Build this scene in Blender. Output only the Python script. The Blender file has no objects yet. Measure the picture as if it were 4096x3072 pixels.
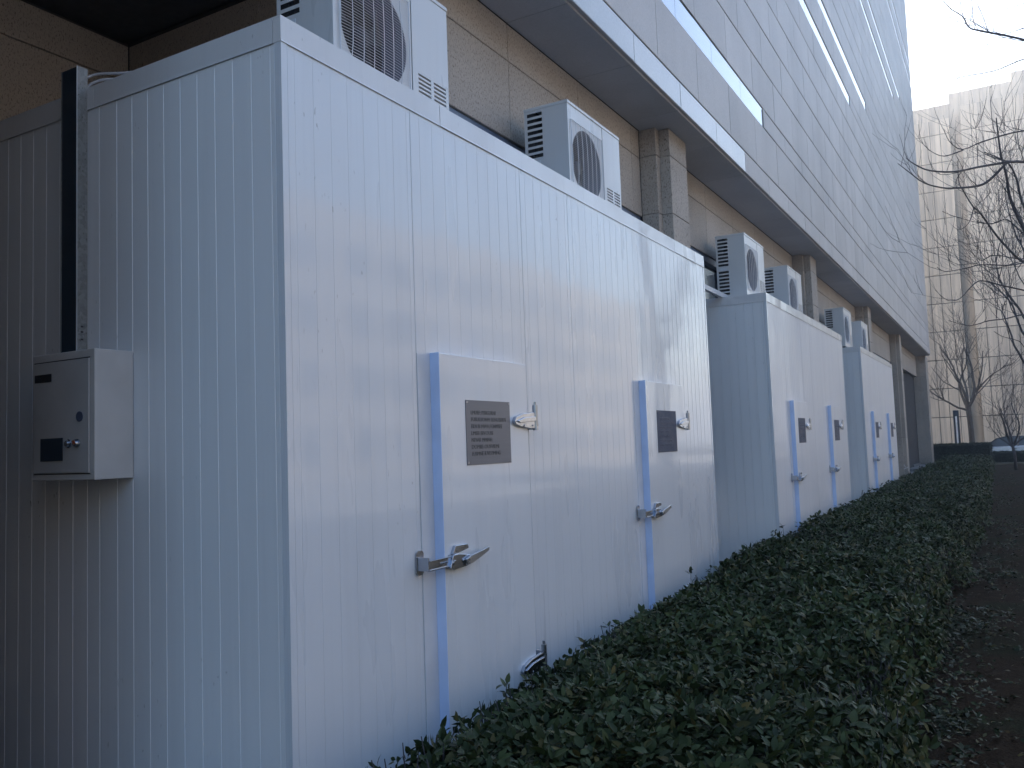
import bpy, bmesh, math, random
import numpy as np
from mathutils import Vector, Matrix
R = math.radians
random.seed(7)
rng = np.random.default_rng(11)
scene = bpy.context.scene
COL = scene.collection

# ------------------------------------------------------------------ camera
CAM_H = 1.53
cam_d = bpy.data.cameras.new('camera')
cam = bpy.data.objects.new('camera', cam_d)
COL.objects.link(cam)
yaw, pitch, roll = 0.5182, 0.0728, -0.0357
f0 = Vector((-math.sin(yaw), math.cos(yaw), 0)); r0 = Vector((math.cos(yaw), math.sin(yaw), 0)); u0 = Vector((0, 0, 1))
fw = f0 * math.cos(pitch) + u0 * math.sin(pitch)
up = u0 * math.cos(pitch) - f0 * math.sin(pitch)
rt = r0 * math.cos(roll) + up * math.sin(roll)
up2 = up * math.cos(roll) - r0 * math.sin(roll)
cam.matrix_world = Matrix(((rt.x, up2.x, -fw.x, 0), (rt.y, up2.y, -fw.y, 0), (rt.z, up2.z, -fw.z, CAM_H), (0, 0, 0, 1)))
cam_d.sensor_width = 36
cam_d.lens = 30.19
cam_d.clip_start = 0.05
cam_d.clip_end = 3000
scene.camera = cam

# ------------------------------------------------------------------ light
SUN_AZ = 24.0      # degrees to the left (towards -X) of +Y
SUN_EL = 33.0
w = bpy.data.worlds.new('World'); scene.world = w; w.use_nodes = True
nt = w.node_tree; nt.nodes.clear()
sky = nt.nodes.new('ShaderNodeTexSky'); sky.sky_type = 'NISHITA'; sky.sun_disc = False
sky.sun_elevation = R(SUN_EL); sky.sun_rotation = R(-SUN_AZ)
sky.air_density = 1.3; sky.dust_density = 1.0; sky.ozone_density = 3.5
bg = nt.nodes.new('ShaderNodeBackground'); bg.inputs['Strength'].default_value = 0.12
wo = nt.nodes.new('ShaderNodeOutputWorld')
nt.links.new(sky.outputs[0], bg.inputs[0]); nt.links.new(bg.outputs[0], wo.inputs[0])
sd = bpy.data.lights.new('sun', 'SUN'); sd.energy = 5.0; sd.angle = R(0.5); sd.color = (1, .93, .84)
so = bpy.data.objects.new('sun', sd); COL.objects.link(so)
sdir = Vector((-math.sin(R(SUN_AZ)) * math.cos(R(SUN_EL)), math.cos(R(SUN_AZ)) * math.cos(R(SUN_EL)), math.sin(R(SUN_EL))))
so.rotation_euler = sdir.to_track_quat('Z', 'Y').to_euler()
so.location = (0, 0, 40)
scene.view_settings.view_transform = 'Standard'
scene.view_settings.look = 'None'
scene.view_settings.exposure = 1.5
scene.view_settings.gamma = 1.0
scene.view_settings.use_curve_mapping = False

# ------------------------------------------------------------------ mesh helpers
class MB:
    def __init__(s): s.v = []; s.f = []
    def add(s, vs, fs):
        o = len(s.v); s.v += [tuple(map(float, p)) for p in vs]; s.f += [tuple(o + i for i in f) for f in fs]; return s
    def box(s, x0, x1, y0, y1, z0, z1):
        return s.add([(x0,y0,z0),(x1,y0,z0),(x1,y1,z0),(x0,y1,z0),(x0,y0,z1),(x1,y0,z1),(x1,y1,z1),(x0,y1,z1)],
            [(0,3,2,1),(4,5,6,7),(0,1,5,4),(1,2,6,5),(2,3,7,6),(3,0,4,7)])
    def cbox(s, x0, x1, y0, y1, z0, z1, c=.004, axis='x'):
        # box whose +axis face carries a chamfer (axis x: +x face; axis -y: -y face)
        if axis == 'x':
            vs = [(x0,y0,z0),(x0,y1,z0),(x0,y1,z1),(x0,y0,z1),(x1-c,y0,z0),(x1-c,y1,z0),(x1-c,y1,z1),(x1-c,y0,z1),
                  (x1,y0+c,z0+c),(x1,y1-c,z0+c),(x1,y1-c,z1-c),(x1,y0+c,z1-c)]
        elif axis == '-y':
            vs = [(x0,y1,z0),(x1,y1,z0),(x1,y1,z1),(x0,y1,z1),(x0,y0+c,z0),(x1,y0+c,z0),(x1,y0+c,z1),(x0,y0+c,z1),
                  (x0+c,y0,z0+c),(x1-c,y0,z0+c),(x1-c,y0,z1-c),(x0+c,y0,z1-c)]
        else:  # '-z'
            vs = [(x0,y0,z1),(x1,y0,z1),(x1,y1,z1),(x0,y1,z1),(x0,y0,z0+c),(x1,y0,z0+c),(x1,y1,z0+c),(x0,y1,z0+c),
                  (x0+c,y0+c,z0),(x1-c,y0+c,z0),(x1-c,y1-c,z0),(x0+c,y1-c,z0)]
        fs = [(0,1,2,3)] + [(i,(i+1)%4,(i+1)%4+4,i+4) for i in range(4)] + [(i+4,(i+1)%4+4,(i+1)%4+8,i+8) for i in range(4)] + [(8,9,10,11)]
        return s.add(vs, fs)
    def prism(s, poly, a, b, axis='z'):
        n = len(poly)
        def m(p, t):
            if axis == 'z': return (p[0], p[1], t)
            if axis == 'y': return (p[0], t, p[1])
            return (t, p[0], p[1])
        return s.add([m(p, a) for p in poly] + [m(p, b) for p in poly],
            [tuple(range(n)), tuple(range(2*n-1, n-1, -1))] + [(i, (i+1) % n, (i+1) % n + n, i + n) for i in range(n)])
    def tube(s, pts, rad, n=6, cap=True):
        pts = [Vector(p) for p in pts]; o = len(s.v)
        if not hasattr(rad, '__len__'): rad = [rad] * len(pts)
        t0 = (pts[1] - pts[0]).normalized()
        a = t0.orthogonal().normalized()
        for i, p in enumerate(pts):
            t = (pts[min(i+1, len(pts)-1)] - pts[max(i-1, 0)]).normalized()
            a = (a - t * a.dot(t))
            a = a.normalized() if a.length > 1e-6 else t.orthogonal().normalized()
            b = t.cross(a)
            for k in range(n):
                th = 2 * math.pi * k / n
                q = p + (a * math.cos(th) + b * math.sin(th)) * rad[i]
                s.v.append((q.x, q.y, q.z))
        for i in range(len(pts) - 1):
            for k in range(n):
                s.f.append((o+i*n+k, o+i*n+(k+1) % n, o+(i+1)*n+(k+1) % n, o+(i+1)*n+k))
        if cap:
            s.f.append(tuple(o + k for k in range(n))[::-1])
            s.f.append(tuple(o + (len(pts)-1)*n + k for k in range(n)))
        return s
    def cyl(s, c, axis, r, h, n=16, r2=None):
        c = Vector(c); d = Vector(axis).normalized() * h
        return s.tube([c, c + d], [r, r if r2 is None else r2], n)
    def mesh(s, name, mat, smooth=False):
        me = bpy.data.meshes.new(name); me.from_pydata(s.v, [], s.f); me.validate()
        bm = bmesh.new(); bm.from_mesh(me); bmesh.ops.recalc_face_normals(bm, faces=bm.faces); bm.to_mesh(me); bm.free()
        if mat: me.materials.append(mat)
        if smooth:
            for p in me.polygons: p.use_smooth = True
        return me
    def build(s, name, mat, parent=None, loc=(0,0,0), smooth=False, bevel=0, seg=2):
        o = bpy.data.objects.new(name, s.mesh(name, mat, smooth)); COL.objects.link(o); o.location = loc
        if parent: o.parent = parent
        if bevel:
            md = o.modifiers.new('bevel', 'BEVEL'); md.width = bevel; md.segments = seg; md.limit_method = 'ANGLE'; md.angle_limit = R(40)
        return o
def inst(name, me, parent, loc, rot=(0,0,0)):
    o = bpy.data.objects.new(name, me); COL.objects.link(o); o.parent = parent; o.location = loc; o.rotation_euler = rot; return o
_pc = {}
def piece(name, mat, parent, x0, x1, y0, y1, z0, z1, axis='x', c=.004):
    k = (name, mat.name, round(x1-x0,4), round(y1-y0,4), round(z1-z0,4), axis, c)
    if k not in _pc: _pc[k] = MB().cbox(0, x1-x0, 0, y1-y0, 0, z1-z0, c, axis).mesh(name, mat)
    return inst(name, _pc[k], parent, (x0, y0, z0))
def tag(o, label=None, cat=None, group=None, kind=None):
    if label: o['label'] = label
    if cat: o['category'] = cat
    if group: o['group'] = group
    if kind: o['kind'] = kind
    return o
def empty(name, loc, rz=0):
    o = bpy.data.objects.new(name, None); COL.objects.link(o); o.location = loc; o.rotation_euler = (0,0,rz); o.empty_display_size = .2; return o
CH = {}
def copy_tree(o, parent=None):
    c = o.copy(); COL.objects.link(c)
    if parent is not None: c.parent = parent
    for ch in [k for k in bpy.data.objects if k.parent == o]: copy_tree(ch, c)
    return c

# ------------------------------------------------------------------ materials
def new_mat(name):
    m = bpy.data.materials.new(name); m.use_nodes = True; t = m.node_tree
    return m, t, t.nodes['Principled BSDF']
def N(t, typ, **kw):
    n = t.nodes.new(typ)
    for k, v in kw.items():
        if hasattr(n, k): setattr(n, k, v)
        else: n.inputs[k].default_value = v
    return n
def pos(t, scale=(1,1,1)):
    g = N(t, 'ShaderNodeNewGeometry'); m = N(t, 'ShaderNodeMapping'); m.inputs['Scale'].default_value = scale
    t.links.new(g.outputs['Position'], m.inputs['Vector']); return m.outputs[0]
def noise(t, vec, scale, detail=3, rough=.5, dist=0):
    n = N(t, 'ShaderNodeTexNoise'); n.inputs['Scale'].default_value = scale; n.inputs['Detail'].default_value = detail
    n.inputs['Roughness'].default_value = rough; n.inputs['Distortion'].default_value = dist
    t.links.new(vec, n.inputs['Vector']); return n.outputs['Fac']
def ramp(t, fac, stops):
    r = N(t, 'ShaderNodeValToRGB'); e = r.color_ramp.elements
    while len(e) < len(stops): e.new(.5)
    for i, (p, c) in enumerate(stops):
        e[i].position = p; e[i].color = (c, c, c, 1) if not hasattr(c, '__len__') else (*c, 1)
    t.links.new(fac, r.inputs[0]); return r.outputs[0]
def mixc(t, fac, a, b, mode='MIX'):
    m = N(t, 'ShaderNodeMix', data_type='RGBA', blend_type=mode)
    for i, x in ((0, fac), (6, a), (7, b)):
        if hasattr(x, 'is_output') or hasattr(x, 'links'): t.links.new(x, m.inputs[i])
        elif i == 0: m.inputs[0].default_value = x
        else: m.inputs[i].default_value = (*x, 1)
    return m.outputs[2]
def math_(t, op, a, b=None):
    m = N(t, 'ShaderNodeMath', operation=op)
    for i, x in ((0, a), (1, b)):
        if x is None: continue
        if hasattr(x, 'links'): t.links.new(x, m.inputs[i])
        else: m.inputs[i].default_value = x
    return m.outputs[0]
def bump(t, b, h, strength, dist=.01, prev=None):
    n = N(t, 'ShaderNodeBump'); n.inputs['Strength'].default_value = strength; n.inputs['Distance'].default_value = dist
    t.links.new(h, n.inputs['Height'])
    if prev: t.links.new(prev, n.inputs['Normal'])
    if b: t.links.new(n.outputs[0], b.inputs['Normal'])
    return n.outputs[0]
def plain(name, col, rough=.5, metal=0, bumps=0, bscale=200, var=.06, coat=0):
    m, t, b = new_mat(name)
    p = pos(t)
    f = noise(t, p, 6, 4)
    c = mixc(t, ramp(t, f, [(.35, 1 - var*2), (.65, 1.0)]), (0,0,0), col)
    r = ramp(t, f, [(.3, 1-var*2), (.7, 1.0)])
    c = mixc(t, 1.0, col, r, 'MULTIPLY')
    t.links.new(c, b.inputs['Base Color'])
    b.inputs['Metallic'].default_value = metal
    rr = ramp(t, noise(t, p, 15, 3), [(.3, rough*.85), (.7, min(1, rough*1.15))])
    t.links.new(rr, b.inputs['Roughness'])
    if coat: b.inputs['Coat Weight'].default_value = coat
    if bumps: bump(t, b, noise(t, p, bscale, 2), bumps, .002)
    return m

def panel_mat(name, col, rough, dirt=1.0, wavy=1.0, coat=.35):
    m, t, b = new_mat(name)
    p = pos(t)
    # rain streaks, long in z, and sparse dark specks
    st = noise(t, pos(t, (14, 14, .55)), 1.0, 4, .6)
    big = noise(t, p, .7, 2)
    streak = ramp(t, st, [(.50, 1.0), (.74, .95 if dirt else 1.0)])
    tone = ramp(t, big, [(.3, .95), (.7, 1.0)])
    c = mixc(t, 1.0, col, streak, 'MULTIPLY'); c = mixc(t, 1.0, c, tone, 'MULTIPLY')
    # scuff marks, gathered in a few places
    sp = noise(t, pos(t, (60, 60, 22)), 1.0, 2, .5)
    wh = noise(t, pos(t, (1.3, 1.3, .8)), 1.0, 2)
    k = math_(t, 'MULTIPLY', ramp(t, sp, [(.70, 0.0), (.74, 1.0)]), ramp(t, wh, [(.54, .0), (.70, 1.0)]))
    c = mixc(t, math_(t, 'MULTIPLY', k, .55 * dirt), c, (.08, .08, .085))
    t.links.new(c, b.inputs['Base Color'])
    rr = ramp(t, noise(t, pos(t, (5, 5, .8)), 1.0, 3), [(.3, rough * .75), (.7, rough * 1.25)])
    t.links.new(rr, b.inputs['Roughness'])
    b.inputs['Coat Weight'].default_value = coat; b.inputs['Coat Roughness'].default_value = .07
    n1 = bump(t, None, noise(t, pos(t, (7, 7, .35)), 1.0, 3, .55), .07 * wavy, .010)
    n2 = bump(t, None, noise(t, pos(t, (1.6, 1.6, .8)), 1.0, 2), .26 * wavy, .03, n1)
    n3 = bump(t, b, noise(t, p, 260, 2), .05, .001, n2)
    t.links.new(n2, b.inputs['Coat Normal'])
    return m
PANEL = panel_mat('white_coated_steel', (.665, .71, .77), .32, 1.0, .8, .75)
CAP = panel_mat('white_flashing', (.66, .675, .70), .34, 1.0, 2.4, .7)
PANEL3 = panel_mat('white_coated_steel_far', (.68, .70, .745), .45, .8, .5, .25)
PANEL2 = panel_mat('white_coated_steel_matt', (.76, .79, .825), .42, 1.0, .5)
FILM = plain('blue_protective_film', (.56, .69, .97), .35, bumps=.1, bscale=30)
FRAME = plain('door_frame_white', (.66, .70, .76), .35)
CHROME = plain('polished_steel', (.46, .50, .57), .24, 1, bumps=.05, var=.05)
SATIN = plain('satin_steel', (.42, .45, .50), .3, .9)
GALV = None
def galv():
    m, t, b = new_mat('galvanised_steel')
    v = N(t, 'ShaderNodeTexVoronoi'); v.inputs['Scale'].default_value = 60; t.links.new(pos(t), v.inputs['Vector'])
    c = ramp(t, v.outputs['Color'], [(.0, (.22,.235,.24)), (1, (.34,.36,.365))])
    s = ramp(t, noise(t, pos(t, (90, 90, 50)), 1, 3), [(.62, 1), (.72, .45)])
    t.links.new(mixc(t, 1, c, s, 'MULTIPLY'), b.inputs['Base Color'])
    b.inputs['Metallic'].default_value = .6; b.inputs['Roughness'].default_value = .55
    return m
GALV = galv()
NAVY = plain('dark_blue_cover', (.012, .028, .05), .35)
BOXG = plain('grey_enamel', (.56, .56, .56), .5, bumps=.12, bscale=400)
BOXF = plain('grey_enamel_front', (.48, .49, .50), .5, bumps=.12, bscale=400)
BLACKP = plain('black_plastic', (.012, .014, .02), .3)
DARKPLATE = None
def plate():
    m, t, b = new_mat('brushed_plate')
    s = noise(t, pos(t, (3, 3, 260)), 1, 3)
    c = mixc(t, s, (.105,.12,.155), (.15,.165,.205))
    t.links.new(c, b.inputs['Base Color']); b.inputs['Metallic'].default_value = .25; b.inputs['Roughness'].default_value = .32
    bump(t, b, s, .08, .001); return m
DARKPLATE = plate()
NAVYPLATE = plain('dark_blue_notice', (.055, .07, .12), .65)
INK = plain('dark_engraving', (.035, .038, .045), .5)
PALEINK = plain('pale_print', (.11, .13, .19), .5)
ACW = panel_mat('ivory_enamel', (.62, .635, .65), .34, .35, .6)
WIRE = plain('white_wire', (.72, .75, .80), .4)
FAN = plain('dark_blue_fan', (.012, .018, .035), .5)
DUCT = plain('fan_duct', (.07, .095, .16), .5)
INSIDE = plain('dark_interior', (.02, .022, .028), .7)
RUB = plain('rubber', (.02, .02, .02), .8)
CABLE = plain('white_cable', (.5, .52, .56), .45)

def stone(name, a, b_, speck=.5, rough=.7, joint_var=.1, sscale=170, polish=0):
    m, t, b = new_mat(name)
    p = pos(t)
    oi = N(t, 'ShaderNodeObjectInfo').outputs['Random']; gi = N(t, 'ShaderNodeNewGeometry').outputs['Random Per Island']
    r = math_(t, 'FRACT', math_(t, 'ADD', oi, gi))
    base = mixc(t, ramp(t, noise(t, p, 1.1, 4), [(.3, 0.0), (.7, 1.0)]), a, b_)
    base = mixc(t, 1, base, ramp(t, r, [(0, 1 - joint_var), (1, 1.0)]), 'MULTIPLY')
    s1 = noise(t, pos(t, (1, 1, .45)), sscale, 3, .7)
    s2 = noise(t, p, sscale * .32, 2, .6)
    base = mixc(t, 1, base, ramp(t, s1, [(.34, 1 - speck), (.46, 1.0), (.62, 1.0), (.72, 1.12)]), 'MULTIPLY')
    base = mixc(t, 1, base, ramp(t, s2, [(.3, .93), (.7, 1.04)]), 'MULTIPLY')
    wet = noise(t, pos(t, (1.2, 1.2, .12)), 1.0, 4, .6)
    base = mixc(t, 1, base, ramp(t, wet, [(.5, 1.0), (.75, .86)]), 'MULTIPLY')
    t.links.new(base, b.inputs['Base Color'])
    b.inputs['Roughness'].default_value = rough
    if polish: b.inputs['Coat Weight'].default_value = polish; b.inputs['Coat Roughness'].default_value = .1
    bump(t, b, s1, .25, .003)
    return m
STONE = stone('speckled_stone', (.42,.375,.33), (.49,.44,.39), .75, sscale=95)
FACADE = stone('facade_stone', (.50,.485,.485), (.575,.555,.55), .2, .5, .14, 120)
SOFFIT = stone('soffit_stone', (.44,.46,.50), (.52,.54,.58), .18, .6, .08, 200)
POLISHED = stone('polished_stone', (.40,.42,.44), (.46,.47,.49), .2, .35, .05, 120, .55)
JOINT = plain('dark_joint', (.05, .05, .055), .9)
def glassy(name, col, rough, metal):
    m, t, b = new_mat(name)
    c = mixc(t, noise(t, pos(t, (1, 1, 1)), .8, 2), col, tuple(x*.85 for x in col))
    t.links.new(c, b.inputs['Base Color']); b.inputs['Roughness'].default_value = rough; b.inputs['Metallic'].default_value = metal
    return m
SLOT = glassy('mirror_glass', (.36, .39, .44), .06, .9)
WINDOW = glassy('dark_window_glass', (.03, .05, .085), .08, .0)
WFRAME = plain('blue_grey_window_frame', (.10, .14, .22), .4)
def streaky(name):
    m, t, b = new_mat(name)
    p = pos(t)
    oi = N(t, 'ShaderNodeObjectInfo').outputs['Random']; gi = N(t, 'ShaderNodeNewGeometry').outputs['Random Per Island']
    r = math_(t, 'FRACT', math_(t, 'ADD', oi, gi))
    c = mixc(t, r, (.62, .52, .41), (.74, .62, .49))
    st = noise(t, pos(t, (1.7, 1.7, .10)), 1.0, 5, .65, .4)
    c = mixc(t, ramp(t, st, [(.46, 0.0), (.70, .62)]), c, (.20, .185, .175))
    fine = noise(t, pos(t, (8, 8, .7)), 1.0, 4)
    c = mixc(t, 1, c, ramp(t, fine, [(.3, .88), (.7, 1.06)]), 'MULTIPLY')
    t.links.new(c, b.inputs['Base Color']); b.inputs['Roughness'].default_value = .85
    bump(t, b, noise(t, p, 8, 5), .3, .02)
    return m
BEIGE = streaky('weathered_beige_concrete')
BJOINT = plain('beige_joint', (.06, .052, .045), .9)

def leaf_mat(name, a, b2, yellow=.05):
    m, t, b = new_mat(name)
    gi = N(t, 'ShaderNodeNewGeometry').outputs['Random Per Island']
    big = noise(t, pos(t), 1.2, 3)
    c = mixc(t, gi, a, b2)
    c = mixc(t, 1, c, ramp(t, big, [(.3, .7), (.7, 1.15)]), 'MULTIPLY')
    r2 = math_(t, 'FRACT', math_(t, 'MULTIPLY', gi, 37.7))
    c = mixc(t, ramp(t, r2, [(1 - yellow, 0.0), (1 - yellow * .5, .8)]), c, (.10, .085, .03))
    t.links.new(c, b.inputs['Base Color'])
    b.inputs['Roughness'].default_value = .5
    b.inputs['Specular IOR Level'].default_value = .15
    return m
LEAF = leaf_mat('hedge_leaf', (.020, .034, .015), (.050, .072, .026), .11)
LEAF2 = leaf_mat('clipped_hedge_leaf', (.012, .026, .016), (.025, .042, .022), .02)
WEED = leaf_mat('ground_leaf', (.018, .03, .015), (.04, .05, .02), .15)
LITTER = leaf_mat('fallen_leaf', (.06, .04, .022), (.14, .10, .05), .2)
BARK = plain('bark', (.085, .08, .088), .9, bumps=.6, bscale=40, var=.2)
BARK2 = plain('grey_bark', (.12, .105, .095), .9, bumps=.6, bscale=30, var=.2)
LIME = plain('whitewashed_bark', (.42, .30, .25), .9, bumps=.4, bscale=30)
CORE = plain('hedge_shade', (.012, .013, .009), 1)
def soil():
    m, t, b = new_mat('bare_soil')
    p = pos(t)
    n1 = noise(t, p, .9, 5, .6); n2 = noise(t, p, 9, 5, .7); n3 = noise(t, p, 60, 3, .6)
    c = mixc(t, ramp(t, n2, [(.3, 0.0), (.7, 1.0)]), (.022, .0145, .009), (.045, .030, .019))
    c = mixc(t, ramp(t, n1, [(.48, 0.0), (.62, .8)]), c, (.022, .027, .014))
    c = mixc(t, 1, c, ramp(t, n3, [(.3, .65), (.7, 1.25)]), 'MULTIPLY')
    t.links.new(c, b.inputs['Base Color']); b.inputs['Roughness'].default_value = 1.0; b.inputs['Specular IOR Level'].default_value = .05
    bump(t, b, n2, .6, .05); bump(t, b, math_(t, 'ADD', n2, n3), .7, .03)
    return m
SOIL = soil()
def paving():
    m, t, b = new_mat('grey_paving')
    br = N(t, 'ShaderNodeTexBrick'); br.inputs['Scale'].default_value = 1.6
    br.inputs['Color1'].default_value = (.17,.17,.175,1); br.inputs['Color2'].default_value = (.22,.22,.22,1); br.inputs['Mortar'].default_value = (.07,.07,.07,1)
    br.inputs['Mortar Size'].default_value = .01
    t.links.new(pos(t), br.inputs['Vector'])
    c = mixc(t, 1, br.outputs['Color'], ramp(t, noise(t, pos(t), 4, 5), [(.3, .75), (.7, 1.1)]), 'MULTIPLY')
    t.links.new(c, b.inputs['Base Color']); b.inputs['Roughness'].default_value = .8
    return m
PAVE = paving()
ASPH = plain('asphalt', (.05, .05, .052), .9, bumps=.5, bscale=120)
CARW = plain('silver_paint', (.42, .46, .50), .25, .2, coat=1)
CARD = plain('dark_car_roof', (.05, .055, .065), .2, .2, coat=1)
CARG = glassy('car_glass', (.06, .075, .09), .05, 0.0)
TYRE = plain('tyre', (.015, .015, .015), .8)
LAMPD = plain('dark_blue_grey_metal', (.035, .05, .08), .45, .3)
OPAL = plain('opal_diffuser', (.82, .84, .86), .35)
WHITEP = plain('white_plastic', (.72, .73, .74), .4)

# ------------------------------------------------------------------ the setting
def ground():
    xs = [-600, -120, -40, -20, -10, -5, -2.5, -1, 0, 1, 2.5, 5, 10, 25, 60, 150, 600]
    ys = [-400, -60, -20, -8, -2, 2, 6, 10, 15, 20, 25, 30, 35, 40, 44, 46.2, 46.8, 50, 60, 66, 80, 150, 400, 1500]
    mb = MB(); vs = [(x, y, 0 if y < 46.5 else -.3) for y in ys for x in xs]; n = len(xs)
    mb.add(vs, [(j*n+i, j*n+i+1, (j+1)*n+i+1, (j+1)*n+i) for j in range(len(ys)-1) for i in range(n-1)])
    tag(mb.build('ground', SOIL), kind='structure')
ground()
tag(MB().box(-40, 40, 47.2, 61, -.296, -.292).build('road', ASPH), kind='structure')
tag(MB().box(-7.0, -2.30, -12, 43.5, -.1, .02).build('pavement', PAVE), kind='structure')

XO, XI, XC, ZS = -2.65, -3.231, -2.93, 4.9
YE = 42.2
bA = empty('stone_office_building', (XO, YE, 0))
tag(bA, 'tall grey stone building with overhang and slit windows above the row of cold rooms', 'building')
def A(mb, name, mat, **kw):
    o = mb.build(name, mat, bA, (-XO, -YE, 0), **kw); return o
def Apiece(name, mat, x0, x1, y0, y1, z0, z1, axis='x', c=.004):
    return piece(name, mat, bA, x0 - XO, x1 - XO, y0 - YE, y1 - YE, z0, z1, axis, c)
# core masses
m = MB().box(-22, XO-.05, -16, YE-.01, 4.96, 30)
A(m, 'upper_wall_core', JOINT)
m = MB()
m.box(-22, -3.36, 4.44, 41.9, -.05, 4.955)
A(m, 'lower_wall_core', JOINT)
# facade courses
Z = [4.91, 5.20, 5.87, 6.15, 6.78, 7.40, 8.02, 8.64, 9.22, 9.48, 10.13, 10.39, 11.02, 11.58, 12.16, 12.74, 13.36, 13.54, 14.20, 14.38, 15.0, 15.6, 16.2, 16.66, 17.12, 17.30, 17.98, 18.17]
while Z[-1] < 30: Z.append(Z[-1] + .61)
slots = {2: 12.05, 8: 21.2, 10: 24.35, 16: 32.8, 18: 35.4, 24: YE, 26: YE}
J = 1.27
cand = []; slot_list = []
for k in range(len(Z) - 1):
    z0, z1 = Z[k] + .008, Z[k+1] - .008
    off = 0 if k % 2 == 0 else .635
    if k in slots: off = 0
    y = -16 + ((8.34 + off + 16) % J) - J
    while y < YE:
        ya, yb = max(y, -16) + .004, min(y + J, YE) - .004
        if yb - ya > .05:
            if k in slots and ya < slots[k] - .1:
                yb2 = min(yb, slots[k])
                slot_list.append((ya, yb2, z0, z1))
                if yb2 < yb - .05: cand.append((yb2 + .008, yb, z0, z1, k))
            else: cand.append((ya, yb, z0, z1, k))
        y += J
def psize(c):
    yc, zc = (c[0]+c[1])/2, (c[2]+c[3])/2
    d = Vector((XO, yc, zc - CAM_H)); v = d.dot(fw)
    if v < 1: return 0
    px, py = d.dot(rt)/v, d.dot(up2)/v
    if abs(px) > .62 or abs(py) > .47: return 0
    return (c[1]-c[0]) * (c[3]-c[2]) / v**2 * abs(XO) / v
cand.sort(key=psize, reverse=True)
rest = MB()
for i, c in enumerate(cand):
    ya, yb, z0, z1, k = c
    mat = POLISHED if (k == 0 and yb < 10.95) else FACADE
    dx = random.uniform(-.0015, .0015)
    if i < 290: Apiece('facade_panel', mat, XO - .035 + dx, XO + dx, ya, yb, z0, z1, c=.005)
    elif mat is FACADE: rest.box(XO - .035 + dx, XO + dx, ya, yb, z0, z1)
    else: Apiece('polished_panel', mat, XO - .035, XO, ya, yb, z0, z1)
tag(A(rest, 'upper_facade_panels', FACADE), kind='stuff')
for i, (ya, yb, z0, z1) in enumerate(slot_list):
    Apiece('slit_window', SLOT, XO - .045, XO - .012, ya, yb, z0 - .003, z1 + .003, c=.002)
# end face of the upper mass
m = MB()
for k in range(len(Z) - 1):
    for j in range(14):
        m.box(XO - 1.25*(j+1) + .004, XO - 1.25*j - .004 - (.036 if j == 0 else 0), YE, YE + .03, Z[k] + .005, Z[k+1] - .005)
tag(A(m, 'end_face_panels', FACADE), kind='stuff')
# soffit
y = 8.34 - 19 * 1.28
while y < YE - .05:
    yb = min(y + 1.28, YE)
    if yb < 4.4:
        for xa, xb in ((-6.0, -4.62), (-4.62, XI), (XI, XO - .002)):
            Apiece('soffit_panel', SOFFIT, xa + .003, xb - .003, y + .003, yb - .003, ZS, ZS + .04, axis='-z', c=.003)
    else: Apiece('soffit_panel', SOFFIT, XI + .003, XO - .038, y + .003, yb - .003, ZS, ZS + .04, axis='-z', c=.003)
    y += 1.28
A(MB().box(XI-.2, XO-.06, -16, YE-.02, ZS+.045, 4.958), 'soffit_backing', JOINT)
A(MB().box(-22, XI-.2, -16, 4.4, ZS+.045, 4.958), 'soffit_backing', JOINT)
# alcove behind the first cold room: long wall and end wall
for k in range(8):
    z0, z1 = (0.07 + .646*k) if k else 0.02, min(.07 + .646*(k+1), ZS)
    y = 4.4
    while y > -8:
        Apiece('wall_panel', STONE, -6.05, -6.0, y - 1.3 + .004, y - .004, z0 + .004, z1 - .004); y -= 1.3
    x = XI - .0
    while x > -6.0:
        Apiece('wall_panel', STONE, max(x - 1.3, -6) + .004, x - .004, 4.4, 4.44, z0 + .004, z1 - .004, axis='-y'); x -= 1.3
A(MB().box(-22, -6.06, -16, 4.44, -.05, 4.955), 'alcove_wall_core', JOINT)
# window bays and the stone above them
cols = [8.75 + 7.75 * k for k in range(4)]
bays = [(4.4, 8.63)] + [(c + .68, c + 7.75 - .12) for c in cols[:3]]
for (ya, yb) in bays:
    for za, zb in ((3.945, 4.59), (4.59, ZS)):
        y = 5.79 - 1.3 * 2
        while y < yb:
            a, b = max(y, ya), min(y + 1.3, yb)
            if b - a > .03: Apiece('wall_panel', STONE, XI - .05, XI, a + .003, b - .003, za + .003, zb - .003)
            y += 1.3
    a = ya
    while a < yb - .05:
        b = min(a + 1.3, yb); Apiece('wall_panel', STONE, XI - .05, XI, a + .003, b - .003, .02, .9); a += 1.3
    wf = A(MB().box(XI-.13, XI-.02, ya+.01, yb-.01, 3.86, 3.943).box(XI-.13, XI-.02, ya+.01, yb-.01, .902, .97)
           .box(XI-.13, XI-.02, ya+.01, ya+.07, .97, 3.86).box(XI-.13, XI-.02, yb-.07, yb-.01, .97, 3.86), 'window_frame', WFRAME)
    n = max(2, round((yb - ya) / 1.2)); st = (yb - ya - .14) / n
    for i in range(n):
        if i: MB().box(XI-.125, XI-.03, ya+.07+st*i-.025, ya+.07+st*i+.025, .972, 3.858).build('mullion', WFRAME, wf)
        MB().box(XI-.10, XI-.09, ya+.07+st*i+.026, ya+.07+st*(i+1)-.026, .975, 3.0).build('pane', WINDOW, wf)
        MB().box(XI-.10, XI-.09, ya+.07+st*i+.026, ya+.07+st*(i+1)-.026, 3.05, 3.855).build('pane', WINDOW, wf)
    MB().box(XI-.12, XI-.03, ya+.071, yb-.071, 3.002, 3.048).build('transom', WFRAME, wf)
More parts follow.
